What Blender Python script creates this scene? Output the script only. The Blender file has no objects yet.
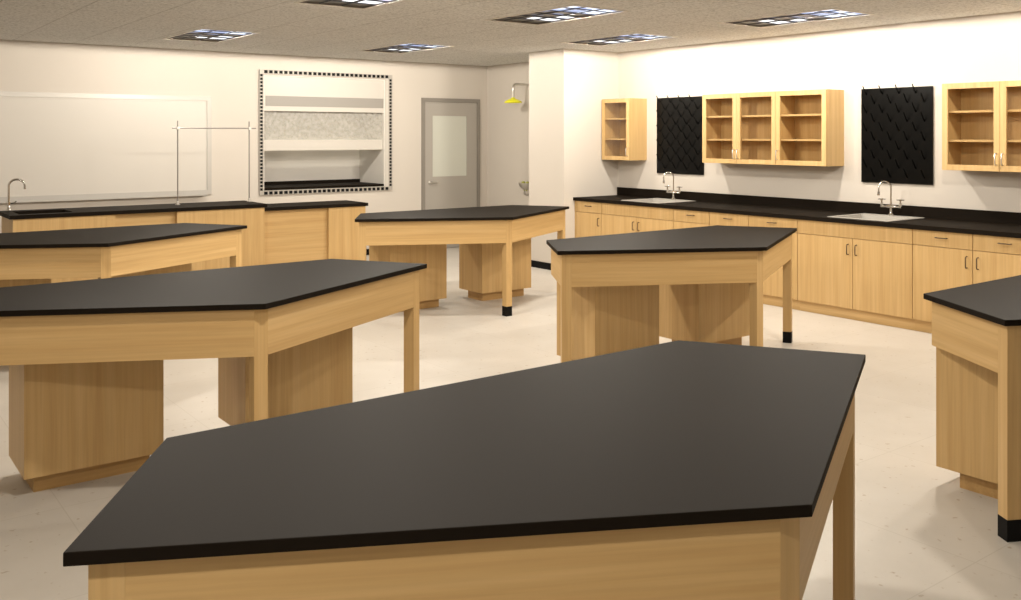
import bpy, bmesh, math, random
from mathutils import Vector, Matrix
random.seed(4)
SC = bpy.context.scene
COL = SC.collection
PI = math.pi

# ------------------------------------------------------------------ materials
def new_mat(name):
    m = bpy.data.materials.new(name)
    m.use_nodes = True
    nt = m.node_tree
    b = nt.nodes['Principled BSDF']
    return m, nt, b

def plain(name, rgb, rough=0.5, metal=0.0, spec=0.5):
    m, nt, b = new_mat(name)
    b.inputs['Base Color'].default_value = (*rgb, 1)
    b.inputs['Roughness'].default_value = rough
    b.inputs['Metallic'].default_value = metal
    b.inputs['Specular IOR Level'].default_value = spec
    return m

def N(nt, t, **kw):
    n = nt.nodes.new(t)
    for k, v in kw.items():
        if k in n.inputs: n.inputs[k].default_value = v
        else: setattr(n, k, v)
    return n

def coords(nt, scale, random_offset=True):
    tc = N(nt, 'ShaderNodeTexCoord')
    mp = N(nt, 'ShaderNodeMapping')
    mp.inputs['Scale'].default_value = scale
    nt.links.new(tc.outputs['Object'], mp.inputs['Vector'])
    if random_offset:
        oi = N(nt, 'ShaderNodeObjectInfo')
        mu = N(nt, 'ShaderNodeMath', operation='MULTIPLY')
        mu.inputs[1].default_value = 37.0
        nt.links.new(oi.outputs['Random'], mu.inputs[0])
        nt.links.new(mu.outputs[0], mp.inputs['Location'])
    return mp.outputs['Vector']

def ramp(nt, stops):
    r = N(nt, 'ShaderNodeValToRGB')
    e = r.color_ramp.elements
    e[0].position, e[0].color = stops[0][0], (*stops[0][1], 1)
    e[1].position, e[1].color = stops[-1][0], (*stops[-1][1], 1)
    for p, c in stops[1:-1]:
        k = e.new(p); k.color = (*c, 1)
    return r

def wood(name, axis, light, mid, dark, rough=0.42):
    """maple veneer, the grain running along the object's own axis"""
    m, nt, b = new_mat(name)
    sc = [24.0, 24.0, 24.0]; sc['xyz'.index(axis)] = 0.75
    fine = [85.0, 85.0, 85.0]; fine['xyz'.index(axis)] = 2.2
    n1 = N(nt, 'ShaderNodeTexNoise', Scale=1.0, Detail=3.0, Roughness=0.55, Distortion=0.35)
    nt.links.new(coords(nt, sc), n1.inputs['Vector'])
    n2 = N(nt, 'ShaderNodeTexNoise', Scale=1.0, Detail=2.0, Roughness=0.6)
    nt.links.new(coords(nt, fine), n2.inputs['Vector'])
    r = ramp(nt, [(0.28, dark), (0.5, mid), (0.72, light)])
    nt.links.new(n1.outputs['Fac'], r.inputs['Fac'])
    r2 = ramp(nt, [(0.35, (0.93, 0.925, 0.915)), (0.6, (1, 1, 1))])
    nt.links.new(n2.outputs['Fac'], r2.inputs['Fac'])
    mx = N(nt, 'ShaderNodeMix', data_type='RGBA', blend_type='MULTIPLY')
    mx.inputs['Factor'].default_value = 1.0
    nt.links.new(r.outputs['Color'], mx.inputs[6]); nt.links.new(r2.outputs['Color'], mx.inputs[7])
    nt.links.new(mx.outputs[2], b.inputs['Base Color'])
    b.inputs['Roughness'].default_value = rough
    b.inputs['Specular IOR Level'].default_value = 0.35
    return m

WL, WM, WD = (0.625, 0.428, 0.20), (0.58, 0.385, 0.168), (0.53, 0.34, 0.14)
M = {}
M['wood_v'] = wood('maple_vertical_grain', 'z', WL, WM, WD)
M['wood_h'] = wood('maple_horizontal_grain', 'x', WL, WM, WD)
M['wood_y'] = wood('maple_grain_along_wall', 'y', WL, WM, WD)
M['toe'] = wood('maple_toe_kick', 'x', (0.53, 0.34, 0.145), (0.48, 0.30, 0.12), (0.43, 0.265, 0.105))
M['epoxy'] = plain('black_epoxy_resin', (0.0100, 0.0070, 0.0045), 0.6, 0, 0.055)
M['black_vinyl'] = plain('black_vinyl', (0.004, 0.004, 0.004), 0.55, 0, 0.12)
M['black_board'] = plain('black_gloss_board', (0.004, 0.0038, 0.0035), 0.2, 0, 0.12)
M['peg'] = plain('black_plastic_peg', (0.002, 0.002, 0.002), 0.8, 0, 0.05)
M['chrome'] = plain('polished_chrome', (0.62, 0.60, 0.57), 0.12, 1.0)
M['steel'] = plain('brushed_steel', (0.62, 0.60, 0.57), 0.34, 1.0)
M['hood_frame'] = plain('hood_frame_metal', (0.42, 0.39, 0.35), 0.5, 0.2)
M['liner'] = plain('hood_liner', (0.80, 0.77, 0.72), 0.5)
M['rod'] = plain('grey_steel_rod', (0.30, 0.28, 0.26), 0.4, 0.6)
M['alu'] = plain('satin_aluminium', (0.47, 0.45, 0.42), 0.45, 0.4)
M['bronze'] = plain('dark_bronze_pull', (0.10, 0.07, 0.045), 0.4, 0.8)
M['porcelain'] = plain('light_sink_enamel', (0.44, 0.42, 0.385), 0.3, 0, 0.35)
M['hood_white'] = plain('hood_white_enamel', (0.56, 0.53, 0.485), 0.45)
M['hood_grey'] = plain('hood_grey_strip', (0.30, 0.28, 0.255), 0.5)
M['door_grey'] = plain('door_warm_grey_paint', (0.37, 0.345, 0.31), 0.45)
M['frame_grey'] = plain('door_frame_grey_paint', (0.235, 0.215, 0.19), 0.45)
M['yellow'] = plain('safety_yellow', (0.90, 0.88, 0.03), 0.35)
M['eyewash'] = plain('eyewash_green_plastic', (0.42, 0.44, 0.10), 0.4)
M['sink_black'] = plain('black_sink_basin', (0.004, 0.004, 0.004), 0.5, 0, 0.2)
M['whiteboard'] = plain('whiteboard_enamel', (0.60, 0.57, 0.525), 0.3, 0, 0.3)
M['frost'] = plain('frosted_door_glass', (0.56, 0.57, 0.51), 0.18)

def mat_wall(name, rgb):
    m, nt, b = new_mat(name)
    n = N(nt, 'ShaderNodeTexNoise', Scale=1.5, Detail=3.0)
    nt.links.new(coords(nt, (1, 1, 1), False), n.inputs['Vector'])
    r = ramp(nt, [(0.3, tuple(c * 0.985 for c in rgb)), (0.7, rgb)])
    nt.links.new(n.outputs['Fac'], r.inputs['Fac'])
    nt.links.new(r.outputs['Color'], b.inputs['Base Color'])
    b.inputs['Roughness'].default_value = 0.55
    b.inputs['Specular IOR Level'].default_value = 0.25
    return m
M['wall'] = mat_wall('painted_wall', (0.60, 0.555, 0.50))

def mat_ceiling():
    m, nt, b = new_mat('acoustic_ceiling_tile')
    v = coords(nt, (1, 1, 1), False)
    n = N(nt, 'ShaderNodeTexNoise', Scale=38.0, Detail=4.0, Roughness=0.75)
    nt.links.new(v, n.inputs['Vector'])
    r = ramp(nt, [(0.36, (0.46, 0.45, 0.43)), (0.5, (0.70, 0.69, 0.665)), (0.64, (0.77, 0.76, 0.74))])
    nt.links.new(n.outputs['Fac'], r.inputs['Fac'])
    br = N(nt, 'ShaderNodeTexBrick', offset=0.0, squash=1.0)
    br.inputs['Color1'].default_value = (1, 1, 1, 1); br.inputs['Color2'].default_value = (0.97, 0.97, 0.97, 1)
    br.inputs['Mortar'].default_value = (0.78, 0.77, 0.76, 1)
    br.inputs['Scale'].default_value = 1.0; br.inputs['Mortar Size'].default_value = 0.008
    br.inputs['Brick Width'].default_value = 0.6096; br.inputs['Row Height'].default_value = 1.2192
    nt.links.new(v, br.inputs['Vector'])
    mx = N(nt, 'ShaderNodeMix', data_type='RGBA', blend_type='MULTIPLY'); mx.inputs['Factor'].default_value = 1
    nt.links.new(r.outputs['Color'], mx.inputs[6]); nt.links.new(br.outputs['Color'], mx.inputs[7])
    nt.links.new(mx.outputs[2], b.inputs['Base Color'])
    b.inputs['Roughness'].default_value = 0.9
    b.inputs['Specular IOR Level'].default_value = 0.05
    return m
M['ceiling'] = mat_ceiling()

def mat_floor():
    m, nt, b = new_mat('flecked_vinyl_tile')
    v = coords(nt, (1, 1, 1), False)
    br = N(nt, 'ShaderNodeTexBrick', offset=0.0, squash=1.0)
    br.inputs['Color1'].default_value = (0.60, 0.565, 0.515, 1); br.inputs['Color2'].default_value = (0.58, 0.545, 0.495, 1)
    br.inputs['Mortar'].default_value = (0.52, 0.485, 0.43, 1)
    br.inputs['Scale'].default_value = 1.0; br.inputs['Mortar Size'].default_value = 0.0025
    br.inputs['Brick Width'].default_value = 0.9144; br.inputs['Row Height'].default_value = 0.9144
    nt.links.new(v, br.inputs['Vector'])
    cl = N(nt, 'ShaderNodeTexNoise', Scale=2.6, Detail=5.0, Roughness=0.6)
    nt.links.new(v, cl.inputs['Vector'])
    r0 = ramp(nt, [(0.35, (0.94, 0.935, 0.925)), (0.65, (1, 1, 1))])
    nt.links.new(cl.outputs['Fac'], r0.inputs['Fac'])
    fl = N(nt, 'ShaderNodeTexNoise', Scale=24.0, Detail=2.0, Roughness=0.5)
    nt.links.new(v, fl.inputs['Vector'])
    r1 = ramp(nt, [(0.25, (0.70, 0.62, 0.53)), (0.335, (1, 1, 1))])
    nt.links.new(fl.outputs['Fac'], r1.inputs['Fac'])
    a = N(nt, 'ShaderNodeMix', data_type='RGBA', blend_type='MULTIPLY'); a.inputs['Factor'].default_value = 1
    c = N(nt, 'ShaderNodeMix', data_type='RGBA', blend_type='MULTIPLY'); c.inputs['Factor'].default_value = 1
    nt.links.new(br.outputs['Color'], a.inputs[6]); nt.links.new(r0.outputs['Color'], a.inputs[7])
    nt.links.new(a.outputs[2], c.inputs[6]); nt.links.new(r1.outputs['Color'], c.inputs[7])
    nt.links.new(c.outputs[2], b.inputs['Base Color'])
    b.inputs['Roughness'].default_value = 0.38
    b.inputs['Specular IOR Level'].default_value = 0.3
    return m
M['floor'] = mat_floor()

def mat_glass(name, tint, refl=0.08):
    m, nt, b = new_mat(name)
    nt.nodes.remove(b)
    out = nt.nodes['Material Output']
    tr = N(nt, 'ShaderNodeBsdfTransparent'); tr.inputs['Color'].default_value = (*tint, 1)
    gl = N(nt, 'ShaderNodeBsdfGlossy'); gl.inputs['Roughness'].default_value = 0.03
    gl.inputs['Color'].default_value = (0.9, 0.9, 0.9, 1)
    fr = N(nt, 'ShaderNodeFresnel'); fr.inputs['IOR'].default_value = 1.38
    mx = N(nt, 'ShaderNodeMixShader')
    mu = N(nt, 'ShaderNodeMath', operation='MULTIPLY'); mu.inputs[1].default_value = 0.1
    nt.links.new(fr.outputs['Fac'], mu.inputs[0])
    nt.links.new(mu.outputs[0], mx.inputs['Fac'])
    nt.links.new(tr.outputs[0], mx.inputs[1]); nt.links.new(gl.outputs[0], mx.inputs[2])
    nt.links.new(mx.outputs[0], out.inputs['Surface'])
    return m
M['glass'] = mat_glass('cabinet_glass', (0.94, 0.93, 0.91))

def mat_sash():
    m, nt, b = new_mat('clouded_sash_glass')
    out = nt.nodes['Material Output']
    tr = N(nt, 'ShaderNodeBsdfTransparent'); tr.inputs['Color'].default_value = (0.93, 0.93, 0.90, 1)
    n = N(nt, 'ShaderNodeTexNoise', Scale=22.0, Detail=4.0, Roughness=0.7)
    nt.links.new(coords(nt, (1, 1, 1), False), n.inputs['Vector'])
    r = ramp(nt, [(0.3, (0.22, 0.22, 0.22)), (0.7, (0.42, 0.42, 0.42))])
    nt.links.new(n.outputs['Fac'], r.inputs['Fac'])
    b.inputs['Base Color'].default_value = (0.74, 0.72, 0.68, 1); b.inputs['Roughness'].default_value = 0.3
    mx = N(nt, 'ShaderNodeMixShader')
    nt.links.new(r.outputs['Color'], mx.inputs['Fac'])
    nt.links.new(tr.outputs[0], mx.inputs[1]); nt.links.new(b.outputs[0], mx.inputs[2])
    nt.links.new(mx.outputs[0], out.inputs['Surface'])
    return m
M['sash'] = mat_sash()

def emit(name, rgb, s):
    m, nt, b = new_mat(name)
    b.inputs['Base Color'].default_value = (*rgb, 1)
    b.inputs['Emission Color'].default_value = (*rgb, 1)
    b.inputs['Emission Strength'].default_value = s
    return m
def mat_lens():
    """lamp lens: louver reflections painted as glow, blue-white at one end, dark brown at the other"""
    m, nt, b = new_mat('painted_reflection_lens')
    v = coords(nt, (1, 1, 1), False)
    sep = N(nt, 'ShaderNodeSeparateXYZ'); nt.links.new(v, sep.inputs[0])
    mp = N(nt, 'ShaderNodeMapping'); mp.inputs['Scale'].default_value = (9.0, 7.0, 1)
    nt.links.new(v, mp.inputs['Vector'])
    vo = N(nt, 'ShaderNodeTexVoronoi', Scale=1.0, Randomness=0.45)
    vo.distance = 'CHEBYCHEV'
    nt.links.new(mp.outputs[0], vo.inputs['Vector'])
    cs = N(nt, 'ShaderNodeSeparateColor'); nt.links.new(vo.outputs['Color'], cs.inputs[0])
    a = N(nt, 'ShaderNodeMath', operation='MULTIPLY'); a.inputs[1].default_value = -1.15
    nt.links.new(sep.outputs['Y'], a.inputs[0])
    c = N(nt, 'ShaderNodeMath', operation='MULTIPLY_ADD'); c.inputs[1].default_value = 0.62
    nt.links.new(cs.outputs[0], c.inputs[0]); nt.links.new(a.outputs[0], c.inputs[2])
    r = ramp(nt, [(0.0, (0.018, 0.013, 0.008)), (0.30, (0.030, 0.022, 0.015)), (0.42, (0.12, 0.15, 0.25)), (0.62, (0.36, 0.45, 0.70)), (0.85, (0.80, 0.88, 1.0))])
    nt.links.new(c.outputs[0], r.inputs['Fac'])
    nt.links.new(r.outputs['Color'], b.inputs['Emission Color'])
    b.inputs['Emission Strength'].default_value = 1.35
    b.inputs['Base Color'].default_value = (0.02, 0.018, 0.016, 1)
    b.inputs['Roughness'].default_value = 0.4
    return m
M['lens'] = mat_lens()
M['cell'] = emit('painted_glint_glow', (0.86, 0.92, 1.0), 1.1)  # glow that paints the white reflections on the louver
M['louver'] = plain('dark_louver', (0.10, 0.10, 0.12), 0.3, 0.6)
M['reflector'] = plain('troffer_reflector', (0.30, 0.26, 0.22), 0.4, 0.6)
M['trim_white'] = plain('troffer_trim', (0.72, 0.68, 0.62), 0.5)

# ------------------------------------------------------------------ mesh helpers
def BM(): return bmesh.new()

def box(bm, x0, x1, y0, y1, z0, z1):
    v = [bm.verts.new(p) for p in ((x0, y0, z0), (x1, y0, z0), (x1, y1, z0), (x0, y1, z0),
                                   (x0, y0, z1), (x1, y0, z1), (x1, y1, z1), (x0, y1, z1))]
    for f in ((0, 3, 2, 1), (4, 5, 6, 7), (0, 1, 5, 4), (1, 2, 6, 5), (2, 3, 7, 6), (3, 0, 4, 7)):
        bm.faces.new([v[i] for i in f])
    return bm

def prism(bm, poly, z0, z1):
    a = sum(poly[i][0] * poly[(i + 1) % len(poly)][1] - poly[(i + 1) % len(poly)][0] * poly[i][1] for i in range(len(poly)))
    if a < 0: poly = poly[::-1]
    lo = [bm.verts.new((x, y, z0)) for x, y in poly]
    hi = [bm.verts.new((x, y, z1)) for x, y in poly]
    n = len(poly)
    bm.faces.new(lo[::-1]); bm.faces.new(hi)
    for i in range(n):
        bm.faces.new((lo[i], lo[(i + 1) % n], hi[(i + 1) % n], hi[i]))
    return bm

def tube(bm, pts, r, seg=12, cap=True):
    pts = [Vector(p) for p in pts]
    rings = []
    up = None
    for i, p in enumerate(pts):
        if i == 0: d = pts[1] - p
        elif i == len(pts) - 1: d = p - pts[i - 1]
        else: d = (pts[i + 1] - p).normalized() + (p - pts[i - 1]).normalized()
        d.normalize()
        if up is None:
            up = Vector((0, 0, 1)) if abs(d.z) < 0.9 else Vector((1, 0, 0))
        s = d.cross(up).normalized(); up = s.cross(d).normalized()
        rr = r[i] if isinstance(r, (list, tuple)) else r
        rings.append([bm.verts.new(p + (s * math.cos(2 * PI * k / seg) + up * math.sin(2 * PI * k / seg)) * rr) for k in range(seg)])
    for a, b in zip(rings, rings[1:]):
        for k in range(seg):
            bm.faces.new((a[k], a[(k + 1) % seg], b[(k + 1) % seg], b[k]))
    if cap:
        bm.faces.new(rings[0][::-1]); bm.faces.new(rings[-1])
    return bm

def lathe(bm, prof, c=(0, 0, 0), seg=24):
    rings = []
    for r, z in prof:
        rings.append([bm.verts.new((c[0] + max(r, 1e-4) * math.cos(2 * PI * k / seg), c[1] + max(r, 1e-4) * math.sin(2 * PI * k / seg), c[2] + z)) for k in range(seg)])
    for a, b in zip(rings, rings[1:]):
        for k in range(seg):
            bm.faces.new((a[k], a[(k + 1) % seg], b[(k + 1) % seg], b[k]))
    bm.faces.new(rings[0][::-1]); bm.faces.new(rings[-1])
    return bm

def slab(bm, xs, ys, holes, z0, z1):
    """one slab on a grid of cells; the cells in holes are left open"""
    nx, ny = len(xs) - 1, len(ys) - 1
    solid = {(i, j) for i in range(nx) for j in range(ny)} - set(holes)
    vs = {}
    def V(i, j, k):
        if (i, j, k) not in vs: vs[(i, j, k)] = bm.verts.new((xs[i], ys[j], (z0, z1)[k]))
        return vs[(i, j, k)]
    for i, j in solid:
        bm.faces.new((V(i, j, 1), V(i + 1, j, 1), V(i + 1, j + 1, 1), V(i, j + 1, 1)))
        bm.faces.new((V(i, j, 0), V(i, j + 1, 0), V(i + 1, j + 1, 0), V(i + 1, j, 0)))
        if (i - 1, j) not in solid: bm.faces.new((V(i, j, 0), V(i, j, 1), V(i, j + 1, 1), V(i, j + 1, 0)))
        if (i + 1, j) not in solid: bm.faces.new((V(i + 1, j, 0), V(i + 1, j + 1, 0), V(i + 1, j + 1, 1), V(i + 1, j, 1)))
        if (i, j - 1) not in solid: bm.faces.new((V(i, j, 0), V(i + 1, j, 0), V(i + 1, j, 1), V(i, j, 1)))
        if (i, j + 1) not in solid: bm.faces.new((V(i, j + 1, 0), V(i, j + 1, 1), V(i + 1, j + 1, 1), V(i + 1, j + 1, 0)))
    return bm

def obj(name, bm, mat, parent=None, loc=(0, 0, 0), rotz=0.0, bevel=0.0, smooth=False, label=None):
    bmesh.ops.recalc_face_normals(bm, faces=bm.faces[:])
    if bevel:
        bmesh.ops.bevel(bm, geom=bm.edges[:], offset=bevel, segments=2, affect='EDGES', profile=0.6, clamp_overlap=True)
    me = bpy.data.meshes.new(name)
    bm.to_mesh(me); bm.free()
    if smooth:
        for p in me.polygons: p.use_smooth = True
        if hasattr(me, 'set_sharp_from_angle'): me.set_sharp_from_angle(angle=math.radians(40))
    me.materials.append(M[mat])
    o = bpy.data.objects.new(name, me)
    COL.objects.link(o)
    o.location = loc; o.rotation_euler = (0, 0, rotz)
    if parent: o.parent = parent
    if label: o['label'] = label
    return o

def thing(name, label, cat, loc=(0, 0, 0), rotz=0.0, group=None):
    o = bpy.data.objects.new(name, None)
    o.empty_display_size = 0.2
    COL.objects.link(o)
    o.location = loc; o.rotation_euler = (0, 0, rotz)
    return tag(o, label, cat, group)

def tag(o, label, cat, group=None):
    o['label'] = label; o['category'] = cat
    if group: o['group'] = group
    return o

def struct(name, bm, mat, **kw):
    o = obj(name, bm, mat, **kw)
    if o.parent is None: o['kind'] = 'structure'
    return o

def dup(root, loc, label, rotz=None):
    def rec(o, par):
        c = o.copy(); COL.objects.link(c)
        if par: c.parent = par
        for ch in list(o.children): rec(ch, c)
        return c
    r = rec(root, None)
    r.location = loc; r['label'] = label
    if rotz is not None: r.rotation_euler = (0, 0, rotz)
    return r

# ------------------------------------------------------------------ measurements
XR, YF, YC, YCB, XCOL = 8.303, 11.674, 8.736, 9.43, 7.39
ZC = 2.743
XL, YB = -2.6, -2.6
XALC = 8.331

# ------------------------------------------------------------------ ceiling lights: positions
LIGHTS = [  # x centre, y centre, label
    (3.425, 9.90, 'recessed ceiling light above the demonstration counter, in front of the whiteboard'),
    (5.82, 9.90, 'recessed ceiling light closest to the fume hood and the grey door'),
    (5.30, 6.40, 'recessed ceiling light in the middle of the ceiling, between two other fixtures of its row'),
    (7.175, 5.25, 'recessed ceiling light near the right wall, above the long wall cabinet row'),
    (7.19, 7.58, 'recessed ceiling light nearest the white column corner'),
    (3.425, 6.40, 'recessed ceiling light cut by the top edge, left of centre'),
    (7.175, 2.90, 'recessed ceiling light near the right wall, closest to the viewer'),
    (5.30, 2.85, 'added recessed ceiling light over the table at the right edge, outside the view'),  # unseen fixture added to brighten the floor by the right table
    (1.545, 2.85, 'recessed ceiling light over the nearest table, above the top edge of the view'),
    (-0.335, 0.60, 'added recessed ceiling light left of the viewer, outside the view'),  # unseen fixture added to light the front of the nearest table
    (1.545, 6.40, 'recessed ceiling light over the far left table, above the top edge of the view'),
]
LW, LH = 0.305, 0.61   # half sizes

# ------------------------------------------------------------------ room shell
def build_room():
    b = BM(); box(b, XL, XALC + 0.2, YB, YF + 0.05, -0.1, 0.0); struct('floor', b, 'floor')
    xs = sorted({XL, XALC + 0.2} | {round(l[0] + s * LW, 4) for l in LIGHTS for s in (-1, 1)})
    ys = sorted({YB, YF + 0.15} | {round(l[1] + s * LH, 4) for l in LIGHTS for s in (-1, 1)})
    holes = []
    for i in range(len(xs) - 1):
        for j in range(len(ys) - 1):
            cx, cy = (xs[i] + xs[i + 1]) / 2, (ys[j] + ys[j + 1]) / 2
            if any(abs(cx - l[0]) < LW and abs(cy - l[1]) < LH for l in LIGHTS): holes.append((i, j))
    b = BM(); slab(b, xs, ys, holes, ZC, ZC + 0.02); struct('ceiling', b, 'ceiling')
    # far wall with the opening of the fume hood
    b = BM()
    hx0, hx1, hz0, hz1 = 4.745, 6.545, 0.955, 2.475
    box(b, XL, hx0, YF, YF + 0.1, 0, ZC); box(b, hx1, XALC + 0.1, YF, YF + 0.1, 0, ZC)
    box(b, hx0, hx1, YF, YF + 0.1, 0, hz0); box(b, hx0, hx1, YF, YF + 0.1, hz1, ZC)
    struct('wall_far', b, 'wall')
    b = BM(); box(b, XR, XR + 0.1, YB, YC, 0, ZC); struct('wall_right', b, 'wall')
    b = BM(); box(b, XALC, XALC + 0.1, YCB, YF, 0, ZC); struct('wall_alcove', b, 'wall')
    b = BM(); box(b, XCOL, XALC + 0.1, YC, YCB, 0, ZC); struct('wall_column', b, 'wall')
    b = BM(); box(b, XL - 0.1, XL, YB, YF, 0, ZC); struct('wall_left', b, 'wall')
    b = BM(); box(b, XL, XR, YB - 0.1, YB, 0, ZC); struct('wall_back', b, 'wall')
    def base(name, x0, x1, y0, y1):
        b = BM(); box(b, x0, x1, y0, y1, 0, 0.085); struct(name, b, 'black_vinyl')
    t = 0.008
    b = BM(); box(b, XL + t, 7.14, YF - t, YF, 0, 0.085); box(b, 8.19, XALC - t, YF - t, YF, 0, 0.085); struct('baseboard_far', b, 'black_vinyl')
    base('baseboard_alcove', XALC - t, XALC, YCB, YF)
    b = BM(); box(b, XCOL - t, XCOL, YC - t, YCB, 0, 0.085); box(b, XCOL, 7.53, YC - t, YC, 0, 0.085); struct('baseboard_column', b, 'black_vinyl')
    base('baseboard_left', XL, XL + t, YB, YF)
    base('baseboard_back', XL + t, XR, YB, YB + t)
    base('baseboard_right', XR - t, XR, YB + t, 1.6)
build_room()

# ------------------------------------------------------------------ ceiling lights
LAMP_RGB = (1.0, 0.915, 0.79)
LAMP_W = 28.5
def make_light(x, y, label):
    t = thing('ceiling_light', label, 'light', (x, y, ZC), 0, 'recessed louvred ceiling lights')
    w, h = LW, LH
    b = BM()
    for x0, x1, y0, y1 in ((-w - 0.012, w + 0.012, -h - 0.012, -h + 0.012), (-w - 0.012, w + 0.012, h - 0.012, h + 0.012),
                           (-w - 0.012, -w + 0.012, -h + 0.012, h - 0.012), (w - 0.012, w + 0.012, -h + 0.012, h - 0.012)):
        box(b, x0, x1, y0, y1, -0.006, 0.0)
    obj('trim_frame', b, 'trim_white', t)
    b = BM()   # pan: four sides and a top
    for x0, x1, y0, y1, z0, z1 in ((-w, w, -h, -h + 0.004, 0.0, 0.12), (-w, w, h - 0.004, h, 0.0, 0.12), (-w, -w + 0.004, -h + 0.004, h - 0.004, 0, 0.12),
                                   (w - 0.004, w, -h + 0.004, h - 0.004, 0, 0.12), (-w, w, -h, h, 0.12, 0.124)):
        box(b, x0, x1, y0, y1, z0, z1)
    obj('housing', b, 'reflector', t)
    b = BM()   # louver: 3 by 6 shallow cells
    for i in (-1, 1): box(b, i * w / 3 - 0.003, i * w / 3 + 0.003, -h + 0.006, h - 0.006, 0.004, 0.012)
    for j in range(1, 6):
        for i in (-1, 0, 1): box(b, i * w * 2 / 3 - w / 3 + 0.003, i * w * 2 / 3 + w / 3 - 0.003, -h + j * h / 3 - 0.003, -h + j * h / 3 + 0.003, 0.004, 0.012)
    obj('louver', b, 'louver', t)
    b = BM(); box(b, -w + 0.005, w - 0.005, -h + 0.005, h - 0.005, 0.0125, 0.016); obj('reflection_lens', b, 'lens', t)  # lens glow stands in for reflections in the louver
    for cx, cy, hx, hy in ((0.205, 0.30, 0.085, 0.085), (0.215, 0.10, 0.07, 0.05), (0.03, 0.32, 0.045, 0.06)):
        b = BM(); box(b, cx - hx, cx + hx, cy - hy, cy + hy, 0.0105, 0.0122); obj('painted_glint', b, 'cell', t)  # small glowing plates painting bright louver reflections as white spots
    ld = bpy.data.lights.new('lamp', 'SPOT')
    ld.energy = LAMP_W * 4; ld.color = LAMP_RGB
    ld.spot_size = math.radians(180); ld.spot_blend = 0.0
    ld.shadow_soft_size = 0.07
    lo = bpy.data.objects.new('lamp', ld); COL.objects.link(lo)
    lo.parent = t; lo.location = (0, 0, -0.035)
    return t
for l in LIGHTS: make_light(*l)

# ------------------------------------------------------------------ student lab tables
ZT, TH = 0.9225, 0.026
AX, AY, BX, BY = 1.2686, 0.679, 0.9219, 1.2217
CY = 0.65     # the table's own centre lies this far behind its front corner
APZ = 0.68
def offset_poly(poly, d):
    n = len(poly); out = []
    for i in range(n):
        p0, p1, p2 = Vector(poly[i - 1]), Vector(poly[i]), Vector(poly[(i + 1) % n])
        d1 = (p1 - p0).normalized(); d2 = (p2 - p1).normalized()
        n1 = Vector((-d1.y, d1.x)); n2 = Vector((-d2.y, d2.x))
        k = (n1 + n2) / (1 + n1.dot(n2))
        out.append(p1 + k * d)
    return out
def make_table(x, y, label):
    t = thing('lab_table', label, 'table', (x, y + CY, 0), 0, 'pentagonal student lab tables')
    P = [(0, -CY), (AX, AY - CY), (BX, BY - CY), (-BX, BY - CY), (-AX, AY - CY)]   # E D C B A, anticlockwise
    b = BM(); prism(b, P, ZT - TH, ZT); obj('tabletop', b, 'epoxy', t, bevel=0.0025)
    E_, D_, C_, B_, A_ = offset_poly(P, 0.032)
    w = 0.065
    zt = ZT - TH
    # front leg, square to the table, its front face showing between the two front aprons
    sl = (D_ - E_).normalized()
    yf = E_.y + (w / 2) * sl.y / sl.x
    FL, FR = Vector((-w / 2, yf)), Vector((w / 2, yf))
    def leg(poly):
        b = BM(); prism(b, poly, 0.09, zt); lg = obj('leg', b, 'wood_v', t, bevel=0.001)
        c = [sum(p[0] for p in poly) / 4, sum(p[1] for p in poly) / 4]
        q = [((p[0] - c[0]) * 1.03 + c[0], (p[1] - c[1]) * 1.03 + c[1]) for p in poly]
        b = BM(); prism(b, q, 0, 0.09); f = obj('foot', b, 'black_vinyl', lg, bevel=0.001, label='black rubber boot on the leg')
    leg([(-w / 2, yf), (w / 2, yf), (w / 2, yf + w), (-w / 2, yf + w)])
    def corner_leg(Pc, Q1, Q2):
        u = (Q1 - Pc).normalized() * w; v = (Q2 - Pc).normalized() * w
        leg([tuple(Pc), tuple(Pc + u), tuple(Pc + u + v), tuple(Pc + v)])
        return Pc + u, Pc + v
    dE, dC = corner_leg(D_, E_, C_)
    aE, aB = corner_leg(A_, E_, B_)
    def apron(p, q, trim0=0.0, trim1=0.0):
        d = (q - p); L = d.length; a = math.atan2(d.y, d.x)
        b = BM(); prism(b, [(0, 0), (L, 0), (L - trim1, 0.02), (trim0, 0.02)], APZ, zt)
        obj('apron', b, 'wood_h', t, (p.x, p.y, 0), a, bevel=0.0008)
    apron(FR, dE); apron(aE, FL)
    m = 0.02 / math.tan(math.radians(122.6 / 2))
    apron(dC, C_, 0, m); apron(C_, B_, m, m); apron(B_, aB, m, 0)
    # two pedestal cabinets
    for s in (-1, 1):
        x0, x1 = sorted((s * 0.2115, s * 0.8403))
        y0, y1 = 0.79 - CY, 1.203 - CY
        b = BM(); box(b, x0, x1, y0, y1, 0.087, APZ - 0.001); box(b, x0, x1, y0, y1 - 0.035, APZ - 0.001, zt); pc = obj('pedestal_cabinet', b, 'wood_v', t, bevel=0.0015)
        b = BM(); box(b, x0 + 0.05, x1 - 0.05, y0 + 0.063, y1 - 0.09, 0, 0.087); obj('toe_kick', b, 'toe', pc)
    return t
T1 = make_table(1.6344, 1.1498, 'large black-topped maple lab table nearest the viewer, across the bottom of the view')
X1, X2, Y1, Y2, Y3 = 1.6344, 5.1679, 1.1498, 3.9937, 6.8347
for x, y, lab in ((X1, Y2, 'black-topped maple lab table directly behind the nearest table, cut by the left edge'),
                  (5.195, 6.872, 'black-topped maple lab table standing in front of the grey door, farthest back'),
                  (X2, Y2, 'black-topped maple lab table in front of the long run of wall base cabinets'),
                  (1.672, 6.90, 'black-topped maple lab table in front of the demonstration counter, at the far left'),
                  (X2, Y1, 'black-topped maple lab table cut off by the right edge')):
    dup(T1, (x, y + CY, 0), lab)

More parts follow.
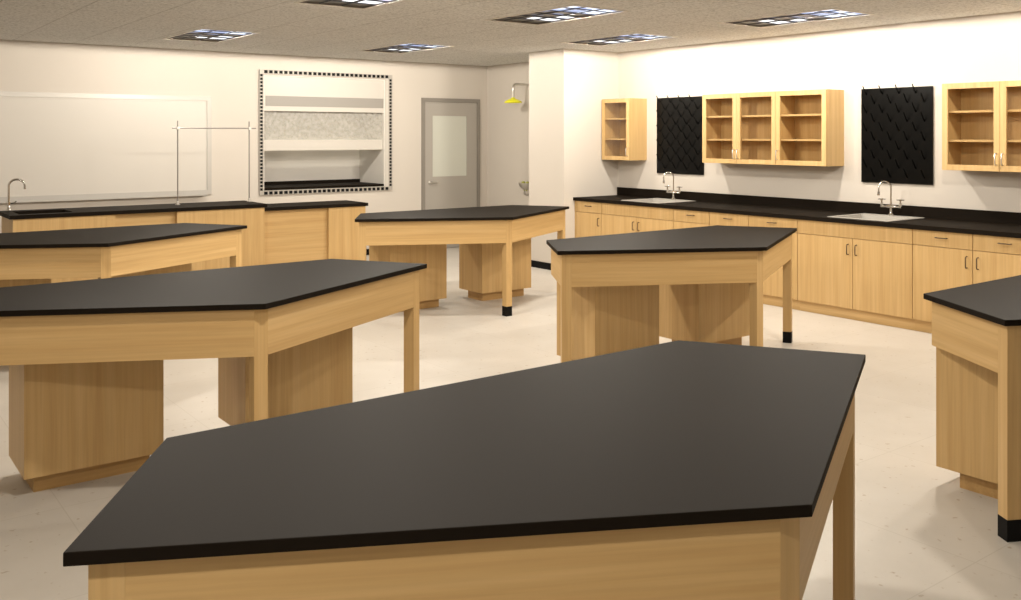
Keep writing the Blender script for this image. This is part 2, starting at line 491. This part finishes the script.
# ------------------------------------------------------------------ right wall: base cabinets
XCF, XCAB, XTOE = 7.537, 7.563, 7.60
ZCT, ZCB, ZTOE = 0.914, 0.876, 0.10
def pull(name, parent, x, y, z, vertical, mat='bronze', L=0.092, out=0.028, r=0.0045):
    b = BM()
    h = L / 2
    if vertical:
        pts = [(x, y, z - h), (x - out * .8, y, z - h), (x - out, y, z - h + .012), (x - out, y, z + h - .012), (x - out * .8, y, z + h), (x, y, z + h)]
    else:
        pts = [(x, y - h, z), (x - out * .8, y - h, z), (x - out, y - h + .012, z), (x - out, y + h - .012, z), (x - out * .8, y + h, z), (x, y + h, z)]
    tube(b, pts, r, 8)
    return obj(name, b, mat, parent, smooth=True)
def base_cabinet(ya, yb, kind, label, hand='far', split=None):
    """ya far end, yb near end"""
    ym = (ya + yb) / 2; W = ya - yb
    t = thing('base_cabinet', label, 'cabinet', (XCAB, ym, 0), 0, 'base cabinets along the right wall')
    d = XR - XCAB - 0.004; h = W / 2 - 0.0005
    b = BM(); p = 0.018; x0 = 0.02
    box(b, x0, d, -h, -h + p, ZTOE, ZCB); box(b, x0, d, h - p, h, ZTOE, ZCB)
    box(b, x0, d, -h + p, h - p, ZTOE, ZTOE + p); box(b, d - p, d, -h + p, h - p, ZTOE + p, ZCB)
    box(b, x0, x0 + p, -h + p, h - p, ZCB - 0.03, ZCB); box(b, x0, x0 + p, -h + p, h - p, 0.725, 0.755)
    obj('carcass', b, 'wood_v', t)
    b = BM(); box(b, XTOE - XCAB, XTOE - XCAB + 0.018, -h, h, 0, ZTOE); obj('toe_kick', b, 'wood_y', t)
    g = 0.0025
    zd = 0.742
    def front(name, y0, y1, z0, z1, mat):
        b = BM(); box(b, 0, 0.0195, y0 + g, y1 - g, z0 + g, z1 - g)
        return obj(name, b, mat, t, bevel=0.001)
    if kind == 'sink':
        front('false_front', -h, h, zd, ZCB, 'wood_v')
        sp = (split - ym) if split else 0
        d1 = front('door', sp, h, ZTOE, zd, 'wood_v'); pull('handle', d1, 0, sp + 0.042, 0.64, True)
        d2 = front('door', -h, sp, ZTOE, zd, 'wood_v'); pull('handle', d2, 0, sp - 0.042, 0.64, True)
    else:
        dr = front('drawer', -h, h, zd, ZCB, 'wood_v'); pull('handle', dr, 0, 0, (zd + ZCB) / 2 + 0.012, False)
        dd = front('door', -h, h, ZTOE, zd, 'wood_v')
        pull('handle', dd, 0, (h - 0.045) if hand == 'far' else (-h + 0.045), 0.64, True)
    return t
base_cabinet(8.709, 8.246, 'drawer', 'maple base cabinet at the far left end of the counter, beside the white column', 'near')
base_cabinet(8.246, 7.086, 'sink', 'wide maple base cabinet with two doors below the far sink', split=7.657)
base_cabinet(7.086, 6.579, 'drawer', 'narrow maple base cabinet just right of the far sink cabinet', 'near')
base_cabinet(6.579, 6.07, 'drawer', 'narrow maple base cabinet, the middle one of three between the sink cabinets', 'far')
base_cabinet(6.07, 5.485, 'drawer', 'maple base cabinet just left of the near sink cabinet', 'far')
base_cabinet(5.485, 4.322, 'sink', 'wide maple base cabinet with two doors below the near sink', split=4.896)
base_cabinet(4.322, 3.804, 'drawer', 'maple base cabinet just right of the near sink cabinet', 'near')
base_cabinet(3.804, 3.286, 'drawer', 'maple base cabinet cut off by the right edge, its door handle at its left', 'far')
base_cabinet(3.286, 2.70, 'drawer', 'maple base cabinet past the right edge of the view', 'near')
b = BM(); box(b, XCAB + 0.002, XCAB + 0.02, 8.7095, YC - 0.0005, 0.0, ZCB); o = obj('filler_strip', b, 'wood_v')
tag(o, 'thin maple filler strip between the end base cabinet and the white column', 'cabinet trim')

SINKS = [((7.615, 8.225), (7.36, 7.97)), ((7.615, 8.225), (4.58, 5.195))]
YEND = 2.69
ct = thing('countertop', 'long black countertop along the right wall over the base cabinets', 'countertop', (XR, 5.7, ZCB))
def sub(v): return round(v, 4)
xs = [XCF, 7.633, 8.125, XR - 0.001]
ys = [YEND, 4.598, 5.177, 7.378, 7.952, YC]
b = BM(); slab(b, [x - XR for x in xs], [y - 5.7 for y in ys], [(1, 1), (1, 3)], 0, ZCT - ZCB); obj('worktop', b, 'epoxy', ct)
b = BM(); box(b, -0.025, -0.001, YEND - 5.7, YC - 5.7, ZCT - ZCB, 1.0156 - ZCB); obj('backsplash', b, 'epoxy', ct, bevel=0.001)

def make_sink(x0, x1, y0, y1, label):
    cx, cy = (x0 + x1) / 2, (y0 + y1) / 2
    t = thing('sink', label, 'sink', (cx, cy, ZCT), 0, 'light drop-in sinks')
    X0, X1, Y0, Y1 = x0 - cx, x1 - cx, y0 - cy, y1 - cy
    b = BM()   # rim
    i0, i1, j0, j1 = X0 + 0.035, X1 - 0.115, Y0 + 0.035, Y1 - 0.035
    slab(b, [X0, i0, i1, X1], [Y0, j0, j1, Y1], [(1, 1)], 0.0, 0.006)
    obj('rim', b, 'porcelain', t, bevel=0.0015)
    b = BM(); dz = -0.17; p = 0.003
    box(b, i0 - p, i0, j0 - p, j1 + p, dz, 0.0); box(b, i1, i1 + p, j0 - p, j1 + p, dz, 0.0)
    box(b, i0, i1, j0 - p, j0, dz, 0); box(b, i0, i1, j1, j1 + p, dz, 0); box(b, i0 - p, i1 + p, j0 - p, j1 + p, dz - p, dz)
    obj('bowl', b, 'porcelain', t)
    b = BM(); lathe(b, [(0.045, 0.0), (0.045, 0.004), (0.03, 0.005), (0.012, 0.003)], (0, 0, dz)); obj('drain', b, 'steel', t, smooth=True)
    return t
make_sink(*SINKS[0][0], *SINKS[0][1], 'light grey drop-in sink at the far left end of the counter')
make_sink(*SINKS[1][0], *SINKS[1][1], 'light grey drop-in sink below the near black drying rack')

def arc(c, r, a0, a1, n, ax):
    out = []
    for i in range(n + 1):
        a = a0 + (a1 - a0) * i / n
        out.append((c[0] + ax[0] * r * math.cos(a), c[1] + ax[1] * r * math.cos(a), c[2] + r * math.sin(a)))
    return out
def lab_faucet(x, y, label):
    t = thing('faucet', label, 'faucet', (x, y, ZCT + 0.006), 0, 'mixing faucets at the wall sinks')
    b = BM(); lathe(b, [(0.03, 0), (0.03, 0.008), (0.018, 0.016), (0.013, 0.03), (0.013, 0.075)]); obj('base', b, 'chrome', t, smooth=True)
    b = BM(); tube(b, [(0, -0.105, 0.085), (0, -0.06, 0.085), (0, -0.02, 0.087), (0, 0.02, 0.087), (0, 0.06, 0.085), (0, 0.105, 0.085)],
                   [0.011, 0.009, 0.015, 0.015, 0.009, 0.011], 14); obj('mixing_body', b, 'chrome', t, smooth=True)
    a = (-0.62, 0.55)
    r = 0.057
    L = math.hypot(*a); ax = (-a[0] / L, -a[1] / L)
    pts = [(0, 0, 0.08), (0, 0, 0.16), (0, 0, 0.265)] + [(a[0] / L * r + ax[0] * r * math.cos(k * PI / 12), a[1] / L * r + ax[1] * r * math.cos(k * PI / 12), 0.265 + r * math.sin(k * PI / 12)) for k in range(1, 13)]
    e = pts[-1]
    pts += [(e[0], e[1], e[2] - 0.045)]
    b = BM(); tube(b, pts, [0.0075] * (len(pts) - 1) + [0.007], 12); sp = obj('gooseneck_spout', b, 'chrome', t, smooth=True)
    b = BM(); lathe(b, [(0.012, -0.03), (0.013, -0.02), (0.013, 0.0), (0.009, 0.006)], (e[0], e[1], e[2] - 0.045)); obj('nozzle', b, 'chrome', sp, smooth=True)
    for s in (-1, 1):
        b = BM(); lathe(b, [(0.014, 0.0), (0.012, 0.03), (0.008, 0.034), (0.008, 0.055)], (0, s * 0.095, 0.09))
        h = obj('valve_stem', b, 'chrome', t, smooth=True)
        b = BM()
        for k in range(2):
            c, q = math.cos(0.5 + k * PI / 2), math.sin(0.5 + k * PI / 2)
            tube(b, [(-0.034 * c, s * 0.095 - 0.034 * q, 0.15), (0.034 * c, s * 0.095 + 0.034 * q, 0.15)], 0.005, 8)
        lathe(b, [(0.012, 0.143), (0.014, 0.15), (0.010, 0.16)], (0, s * 0.095, 0))
        obj('cross_handle', b, 'chrome', h, smooth=True)
    return t
lab_faucet(8.175, 7.66, 'chrome gooseneck faucet at the far sink')
lab_faucet(8.175, 4.885, 'chrome gooseneck faucet at the near sink')

# ------------------------------------------------------------------ wall cabinets
XUF, ZU0, ZU1 = 7.998, 1.3716, 2.1336
def wall_cabinet(ya, yb, label, doors):
    """doors: list of (y far, y near, handle side)"""
    ym = (ya + yb) / 2
    t = thing('wall_cabinet', label, 'cabinet', (XUF, ym, ZU0), 0, 'glass-fronted wall cabinets')
    H = ZU1 - ZU0; h = (ya - yb) / 2 - 0.0005; d = XR - XUF; p = 0.019; x0 = 0.021
    b = BM()
    box(b, x0, d, -h, -h + p, 0, H); box(b, x0, d, h - p, h, 0, H)
    box(b, x0, d, -h + p, h - p, 0, p); box(b, x0, d, -h + p, h - p, H - p, H)
    box(b, d - 0.008, d, -h + p, h - p, p, H - p)
    obj('carcass', b, 'wood_v', t)
    for k in (1, 2):
        b = BM(); box(b, x0 + 0.008, d - 0.008, -h + p, h - p, H * k / 3 - 0.005 , H * k / 3 + 0.014); obj('shelf', b, 'wood_y', t)
    for (da, db, side) in doors:
        y1, y0 = da - ym - 0.0015, db - ym + 0.0015
        b = BM(); s = 0.05; g = 0.002
        box(b, 0, 0.02, y0, y0 + s, g, H - g); box(b, 0, 0.02, y1 - s, y1, g, H - g)
        box(b, 0, 0.02, y0 + s, y1 - s, g, s); box(b, 0, 0.02, y0 + s, y1 - s, H - s, H - g)
        dr = obj('door', b, 'wood_v', t)
        b = BM(); box(b, 0.008, 0.012, y0 + s, y1 - s, s, H - s); obj('glass_pane', b, 'glass', dr)
        hy = (y0 + 0.025) if side == 'near' else (y1 - 0.025)
        pull('handle', dr, 0, hy, 0.105, True, 'steel', 0.096, 0.03, 0.005)
    return t
wall_cabinet(8.719, 8.226, 'small single-door maple wall cabinet in the corner beside the white column', [(8.719, 8.226, 'near')])
wall_cabinet(7.06, 6.069, 'two-door maple wall cabinet just right of the far black drying rack', [(7.06, 6.581, 'near'), (6.581, 6.069, 'far')])
wall_cabinet(6.069, 5.469, 'single-door maple wall cabinet just left of the near black drying rack', [(6.069, 5.469, 'far')])
wall_cabinet(4.296, 3.292, 'maple wall cabinet cut off by the right edge of the view', [(4.296, 3.794, 'near'), (3.794, 3.292, 'far')])

# ------------------------------------------------------------------ drying racks
def drying_rack(ya, yb, label):
    ym = (ya + yb) / 2; W = ya - yb
    t = thing('drying_rack', label, 'drying rack', (XR, ym, 1.2192), 0, 'black peg drying racks')
    b = BM(); box(b, -0.02, -0.0005, -W / 2, W / 2, 0, 0.9144); obj('board', b, 'black_board', t, bevel=0.0015)
    pitch = W / 4.27
    for r in range(10):
        z = 0.9144 - 0.058 - r * 0.0885
        for k in range(4):
            y = W / 2 - W * 0.075 - k * pitch - (0 if r % 2 == 0 else pitch / 2)
            b = BM(); tube(b, [(-0.019, y, z), (-0.036, y, z + 0.016), (-0.082, y, z + 0.082)], [0.0065, 0.0065, 0.005], 8)
            obj('peg', b, 'peg', t, smooth=True)
    return t
drying_rack(8.038, 7.30, 'black peg drying rack above the far sink, partly behind a wall cabinet')
drying_rack(5.266, 4.539, 'black peg drying rack above the near sink, fully in view')

# ------------------------------------------------------------------ far wall: whiteboard, fume hood, door
wb = thing('whiteboard', 'long wall whiteboard in an aluminium frame behind the demonstration counter', 'whiteboard', (2.2, YF, 0.94))
x0, x1, H = 0.40 - 2.2, 4.056 - 2.2, 1.226
b = BM(); box(b, x0 + 0.02, x1 - 0.02, -0.012, 0, 0.02, H - 0.02); obj('board', b, 'whiteboard', wb)
b = BM(); f = 0.055
box(b, x0, x1, -0.022, 0, H - f, H); box(b, x0, x1, -0.022, 0, 0, f); box(b, x0, x0 + f, -0.022, 0, f, H - f); box(b, x1 - f, x1, -0.022, 0, f, H - f)
obj('frame', b, 'alu', wb)
b = BM(); box(b, x0 + 0.03, x1 - 0.08, -0.075, -0.022, -0.012, 0.0); box(b, x0 + 0.03, x1 - 0.08, -0.08, -0.075, -0.012, 0.012); obj('pen_tray', b, 'alu', wb)

fh = thing('fume_hood', 'white built-in fume hood with a dotted frame in the far wall', 'fume hood', (5.67, YF, 0.895))
def hb(x0, x1, y0, y1, z0, z1): return (x0 - 5.67, x1 - 5.67, y0 - YF, y1 - YF, z0 - 0.895, z1 - 0.895)
b = BM(); fw = 0.052; fx0, fx1, fz0, fz1 = 4.685, 6.655, 0.898, 2.538
def rows(a0, a1, n, frac):
    """break points for n holes between a0 and a1, and which gaps between them are holes"""
    p = (a1 - a0) / n; g = p * (1 - frac) / 2
    out = [a0]
    for k in range(n): out += [a0 + k * p + g, a0 + (k + 1) * p - g]
    return out + [a1]
hw = 0.006
cxs = rows(fx0 + fw, fx1 - fw, 27, 0.74); czs = rows(fz0 + fw, fz1 - fw, 33, 0.68)
fxs = [fx0, fx0 + hw, fx0 + fw - hw] + cxs + [fx1 - fw + hw, fx1 - hw, fx1]
fzs = [fz0, fz0 + hw, fz0 + fw - hw] + czs + [fz1 - fw + hw, fz1 - hw, fz1]
NX, NZ = len(fxs) - 1, len(fzs) - 1
holes = {(i, j) for i in range(3, NX - 3) for j in range(3, NZ - 3)}
holes |= {(i, j) for i in range(4, NX - 3, 2) for j in (1, NZ - 2)}
holes |= {(i, j) for j in range(4, NZ - 3, 2) for i in (1, NX - 2)}
slab(b, [v - 5.67 for v in fxs], [v - 0.895 for v in fzs], holes, 0.012, 0.025)
bmesh.ops.rotate(b, verts=b.verts[:], matrix=Matrix.Rotation(PI / 2, 3, 'X'))
fo = obj('frame', b, 'hood_frame', fh, label='light metal frame pierced by a row of holes')
b = BM()
for q in (hb(fx0 + 0.002, fx1 - 0.002, YF - 0.0118, YF, fz1 - fw, fz1 - 0.002), hb(fx0 + 0.002, fx1 - 0.002, YF - 0.0118, YF, fz0 + 0.002, fz0 + fw),
          hb(fx0 + 0.002, fx0 + fw, YF - 0.0118, YF, fz0 + fw, fz1 - fw), hb(fx1 - fw, fx1 - 0.002, YF - 0.0118, YF, fz0 + fw, fz1 - fw)): box(b, *q)
obj('backing_strip', b, 'black_vinyl', fo, label='dark strip seen through the holes of the hood frame')
b = BM(); box(b, *hb(6.545, fx1 - fw, YF - 0.012, YF, fz0 + fw, fz1 - fw)); box(b, *hb(fx0 + fw, 4.745, YF - 0.012, YF, fz0 + fw, fz1 - fw)); obj('jamb', b, 'hood_white', fh)
b = BM(); D = 0.74
for q in (hb(4.75, 6.54, YF + D, YF + D + 0.01, 0.96, 2.47), hb(4.746, 4.756, YF + 0.0, YF + D, 0.96, 2.47), hb(6.534, 6.544, YF + 0.0, YF + D, 0.96, 2.47),
          hb(4.756, 6.534, YF, YF + D, 2.46, 2.47)): box(b, *q)
obj('liner', b, 'liner', fh)
b = BM(); box(b, *hb(4.757, 6.533, YF + 0.02, YF + 0.05, 2.0, 2.459)); obj('header_panel', b, 'hood_white', fh)
b = BM(); box(b, *hb(4.785, 6.533, YF + 0.012, YF + 0.0199, 2.065, 2.20)); obj('vent_strip', b, 'hood_grey', fh, label='grey strip across the header panel')
b = BM(); box(b, *hb(4.757, 6.533, YF + 0.0, YF + 0.0199, 2.0, 2.062)); obj('header_lip', b, 'hood_white', fh)
sa = BM(); box(sa, *hb(4.762, 6.528, YF + 0.055, YF + 0.061, 1.62, 2.01)); obj('sash_glass', sa, 'sash', fh)
b = BM(); box(b, *hb(4.758, 6.532, YF + 0.045, YF + 0.07, 1.478, 1.62)); obj('sash_rail', b, 'hood_white', fh)
b = BM(); box(b, *hb(4.757, 6.533, YF - 0.0, YF + D - 0.001, 0.96, 0.99)); box(b, *hb(4.757, 6.533, YF + D - 0.02, YF + D - 0.001, 0.99, 1.035))
obj('worktop', b, 'epoxy', fh)
b = BM(); box(b, *hb(4.76, 6.53, YF + D - 0.05, YF + D - 0.03, 1.68, 2.40)); obj('baffle', b, 'hood_white', fh)

dx0, dx1, dz = 7.152, 8.181, 2.229
b = BM(); f = 0.05
box(b, dx0, dx0 + f, YF - 0.03, YF, 0, dz); box(b, dx1 - f, dx1, YF - 0.03, YF, 0, dz); box(b, dx0 + f, dx1 - f, YF - 0.03, YF, dz - 0.058, dz)
fr = struct('door_1', b, 'frame_grey')
b = BM()
sx0, sx1, sz1 = dx0 + f + 0.004, dx1 - f - 0.004, dz - 0.062
wx0, wx1, wz0, wz1 = 7.336, 7.941, 1.072, 1.968
for q in ((sx0, wx0, 0.006, sz1), (wx1, sx1, 0.006, sz1), (wx0, wx1, 0.006, wz0), (wx0, wx1, wz1, sz1)):
    box(b, q[0], q[1], YF - 0.018, YF, q[2], q[3])
sl = obj('door_panel', b, 'door_grey', fr)
b = BM(); box(b, wx0, wx1, YF - 0.010, YF - 0.004, wz0, wz1); obj('window_pane', b, 'frost', sl)
b = BM(); lathe(b, [(0.026, 0), (0.026, 0.01), (0.012, 0.014), (0.010, 0.05)], (0, 0, 0))
bmesh.ops.rotate(b, verts=b.verts[:], matrix=Matrix.Rotation(PI / 2, 3, 'X'))
bmesh.ops.translate(b, verts=b.verts[:], vec=(7.285, YF - 0.018, 0.985))
tube(b, [(7.285, YF - 0.066, 0.985), (7.33, YF - 0.068, 0.988), (7.40, YF - 0.062, 0.985)], [0.010, 0.009, 0.008], 8)
obj('door_handle', b, 'steel', sl, smooth=True)

# ------------------------------------------------------------------ alcove: safety shower and eyewash
sh = thing('safety_shower', 'yellow safety shower head on a wall pipe beside the grey door', 'shower', (XALC, 10.6, 2.41))
b = BM(); tube(b, [(0, 0, 0), (-0.25, 0, 0), (-0.285, 0, -0.008), (-0.305, 0, -0.03), (-0.31, 0, -0.06), (-0.31, 0, -0.09)], 0.017, 12)
obj('supply_pipe', b, 'steel', sh, smooth=True)
b = BM(); tube(b, [(-0.31, 0, -0.09), (-0.31, 0, -0.20)], 0.019, 12); obj('drop_pipe', b, 'hood_white', sh, smooth=True)
b = BM(); lathe(b, [(0.022, 0.06), (0.03, 0.045), (0.07, 0.03), (0.115, 0.008), (0.128, -0.012), (0.124, -0.018), (0.10, -0.008), (0.02, 0.01)], (-0.31, 0, -0.25), 28)
obj('shower_head', b, 'yellow', sh, smooth=True)
b = BM(); tube(b, [(-0.004, 0, 0), (0, 0, 0)], 0.04, 16); obj('wall_flange', b, 'steel', sh, smooth=True)

ew = thing('eyewash_station', 'small green and steel eyewash bowl on the alcove wall, half hidden by the column', 'eyewash', (XALC, 10.52, 0.85))
b = BM(); tube(b, [(0, 0, -0.02), (-0.14, 0, -0.02), (-0.17, 0, 0.0), (-0.175, 0, 0.03)], 0.016, 10); obj('bracket_pipe', b, 'steel', ew, smooth=True)
b = BM(); lathe(b, [(0.02, 0.02), (0.06, 0.03), (0.105, 0.065), (0.125, 0.12), (0.118, 0.12), (0.098, 0.07), (0.055, 0.038), (0.02, 0.03)], (-0.125, 0, 0.03), 24); obj('bowl', b, 'steel', ew, smooth=True)
for s in (-1, 1):
    b = BM(); tube(b, [(-0.15, s * 0.02, 0.035), (-0.15, s * 0.045, 0.09), (-0.15, s * 0.05, 0.13)], 0.009, 8)
    lathe(b, [(0.012, 0.12), (0.026, 0.135), (0.026, 0.165), (0.014, 0.172)], (-0.15, s * 0.05, 0), 14); obj('spray_head', b, 'eyewash', ew, smooth=True)

# ------------------------------------------------------------------ demonstration counter and lower desk
def wx(v): return v
DX0, DX1, DY0, DY1 = 1.53, 4.09, 9.945, 10.65
dc = thing('demonstration_counter', 'long maple demonstration counter with a black top in front of the whiteboard', 'counter', ((DX0 + DX1) / 2, 10.3, 0))
ox, oy = (DX0 + DX1) / 2, 10.3
b = BM()
slab(b, [DX0 - ox, 1.63 - ox, 2.11 - ox, DX1 - ox], [DY0 - oy, 10.06 - oy, 10.48 - oy, DY1 - oy], [(1, 1)], 0.876, 0.914); obj('worktop', b, 'epoxy', dc)
b = BM(); p = 0.004; i0, i1, j0, j1 = 1.63 - ox, 2.11 - ox, 10.06 - oy, 10.48 - oy; dz = 0.70
box(b, i0 - p, i0, j0 - p, j1 + p, dz, 0.876); box(b, i1, i1 + p, j0 - p, j1 + p, dz, 0.876); box(b, i0, i1, j0 - p, j0, dz, 0.876); box(b, i0, i1, j1, j1 + p, dz, 0.876)
box(b, i0 - p, i1 + p, j0 - p, j1 + p, dz - p, dz); obj('sink_basin', b, 'sink_black', dc)
def hollow(b, x0, x1, y0, y1, z0, z1, p=0.019):
    box(b, x0, x0 + p, y0, y1, z0, z1); box(b, x1 - p, x1, y0, y1, z0, z1); box(b, x0 + p, x1 - p, y0, y0 + p, z0, z1)
    box(b, x0 + p, x1 - p, y1 - p, y1, z0, z1); box(b, x0 + p, x1 - p, y0 + p, y1 - p, z0, z0 + p)
for x0, x1 in ((1.558, 2.486), (3.106, 4.066)):
    b = BM(); hollow(b, x0 - ox, x1 - ox, 9.97 - oy, 10.62 - oy, 0.1, 0.876); pc = obj('cabinet_body', b, 'wood_v', dc)
    b = BM(); box(b, x0 + 0.02 - ox, x1 - 0.02 - ox, 10.03 - oy, 10.58 - oy, 0, 0.1); obj('toe_kick', b, 'toe', pc)
b = BM(); box(b, 2.486 - ox, 3.106 - ox, 10.04 - oy, 10.06 - oy, 0.1, 0.876); obj('modesty_panel', b, 'wood_h', dc)

ld = thing('low_desk', 'lower maple desk with a black top beside the demonstration counter, below the fume hood', 'desk', (4.74, 10.4, 0))
ox, oy = 4.74, 10.4
b = BM(); box(b, 4.075 - ox, 5.41 - ox, 10.05 - oy, 10.63 - oy, 0.826, 0.8636); obj('worktop', b, 'epoxy', ld, bevel=0.002)
b = BM(); box(b, 4.90 - ox, 5.385 - ox, 10.075 - oy, 10.61 - oy, 0.1, 0.826); pc = obj('cabinet_body', b, 'wood_v', ld, bevel=0.001)
b = BM(); box(b, 4.92 - ox, 5.365 - ox, 10.13 - oy, 10.58 - oy, 0, 0.1); obj('toe_kick', b, 'toe', pc)
b = BM(); box(b, 4.084 - ox, 4.90 - ox, 10.12 - oy, 10.14 - oy, 0.0, 0.826); obj('front_panel', b, 'wood_h', ld)
b = BM(); box(b, 4.075 - ox, 4.084 - ox, 10.08 - oy, 10.61 - oy, 0.0, 0.826); obj('end_panel', b, 'wood_v', ld)

gf = thing('faucet', 'chrome gooseneck faucet at the black sink on the demonstration counter', 'faucet', (1.61, 10.54, 0.914))
b = BM(); lathe(b, [(0.028, 0), (0.028, 0.008), (0.017, 0.02), (0.014, 0.06), (0.02, 0.065), (0.02, 0.09), (0.012, 0.095)]); obj('base', b, 'chrome', gf, smooth=True)
r = 0.07
pts = [(0, 0, 0.09), (0, 0, 0.15), (0, 0, 0.25)] + [(r - r * math.cos(k * PI / 14), -0.25 * (r - r * math.cos(k * PI / 14)), 0.25 + r * math.sin(k * PI / 14)) for k in range(1, 15)]
pts.append((pts[-1][0], pts[-1][1], pts[-1][2] - 0.03))
b = BM(); tube(b, pts, 0.0105, 12); obj('gooseneck_spout', b, 'chrome', gf, smooth=True)
b = BM(); tube(b, [(0.014, 0, 0.078), (0.05, -0.01, 0.085), (0.065, -0.012, 0.10)], [0.008, 0.006, 0.007], 8); obj('lever_handle', b, 'chrome', gf, smooth=True)

rf = thing('rod_frame', 'thin steel support rod frame standing on the demonstration counter', 'rod frame', (3.65, 10.40, 0.914))
for dx in (-0.405, 0.408):
    b = BM(); tube(b, [(dx, 0, 0.0), (dx, 0, 0.925)], 0.0078, 10); u = obj('upright_rod', b, 'rod', rf, smooth=True)
    b = BM(); lathe(b, [(0.026, 0), (0.026, 0.008), (0.014, 0.014), (0.012, 0.04), (0.009, 0.042)], (dx, 0, 0)); obj('base_socket', b, 'steel', u, smooth=True)
b = BM(); tube(b, [(-0.47, -0.016, 0.845), (0.48, -0.016, 0.845)], 0.0078, 10); cr = obj('cross_rod', b, 'rod', rf, smooth=True)
for dx in (-0.405, 0.408):
    b = BM(); box(b, dx - 0.014, dx + 0.014, -0.03, 0.012, 0.828, 0.862); obj('rod_clamp', b, 'steel', cr, bevel=0.003)

# ------------------------------------------------------------------ camera, view
cam = bpy.data.cameras.new('camera')
cam.sensor_fit = 'HORIZONTAL'; cam.sensor_width = 36.0
cam.lens = 933.19 / 1021 * 36.0
cam.shift_y = (135.74 - 300.0) / 1021.0
cam.clip_start = 0.05; cam.clip_end = 100
co = bpy.data.objects.new('camera', cam); COL.objects.link(co)
co.location = (0, 0, 1.674); co.rotation_euler = (PI / 2, 0, math.radians(-36.954))
SC.camera = co

w = bpy.data.worlds.new('world'); SC.world = w; w.use_nodes = True
w.node_tree.nodes['Background'].inputs['Color'].default_value = (1.0, 0.9, 0.75, 1)
w.node_tree.nodes['Background'].inputs['Strength'].default_value = 0.0

vs = SC.view_settings
vs.view_transform = 'Standard'; vs.look = 'None'; vs.gamma = 1.0; vs.use_curve_mapping = False
vs.exposure = 0.13
SC.cycles.use_denoising = True
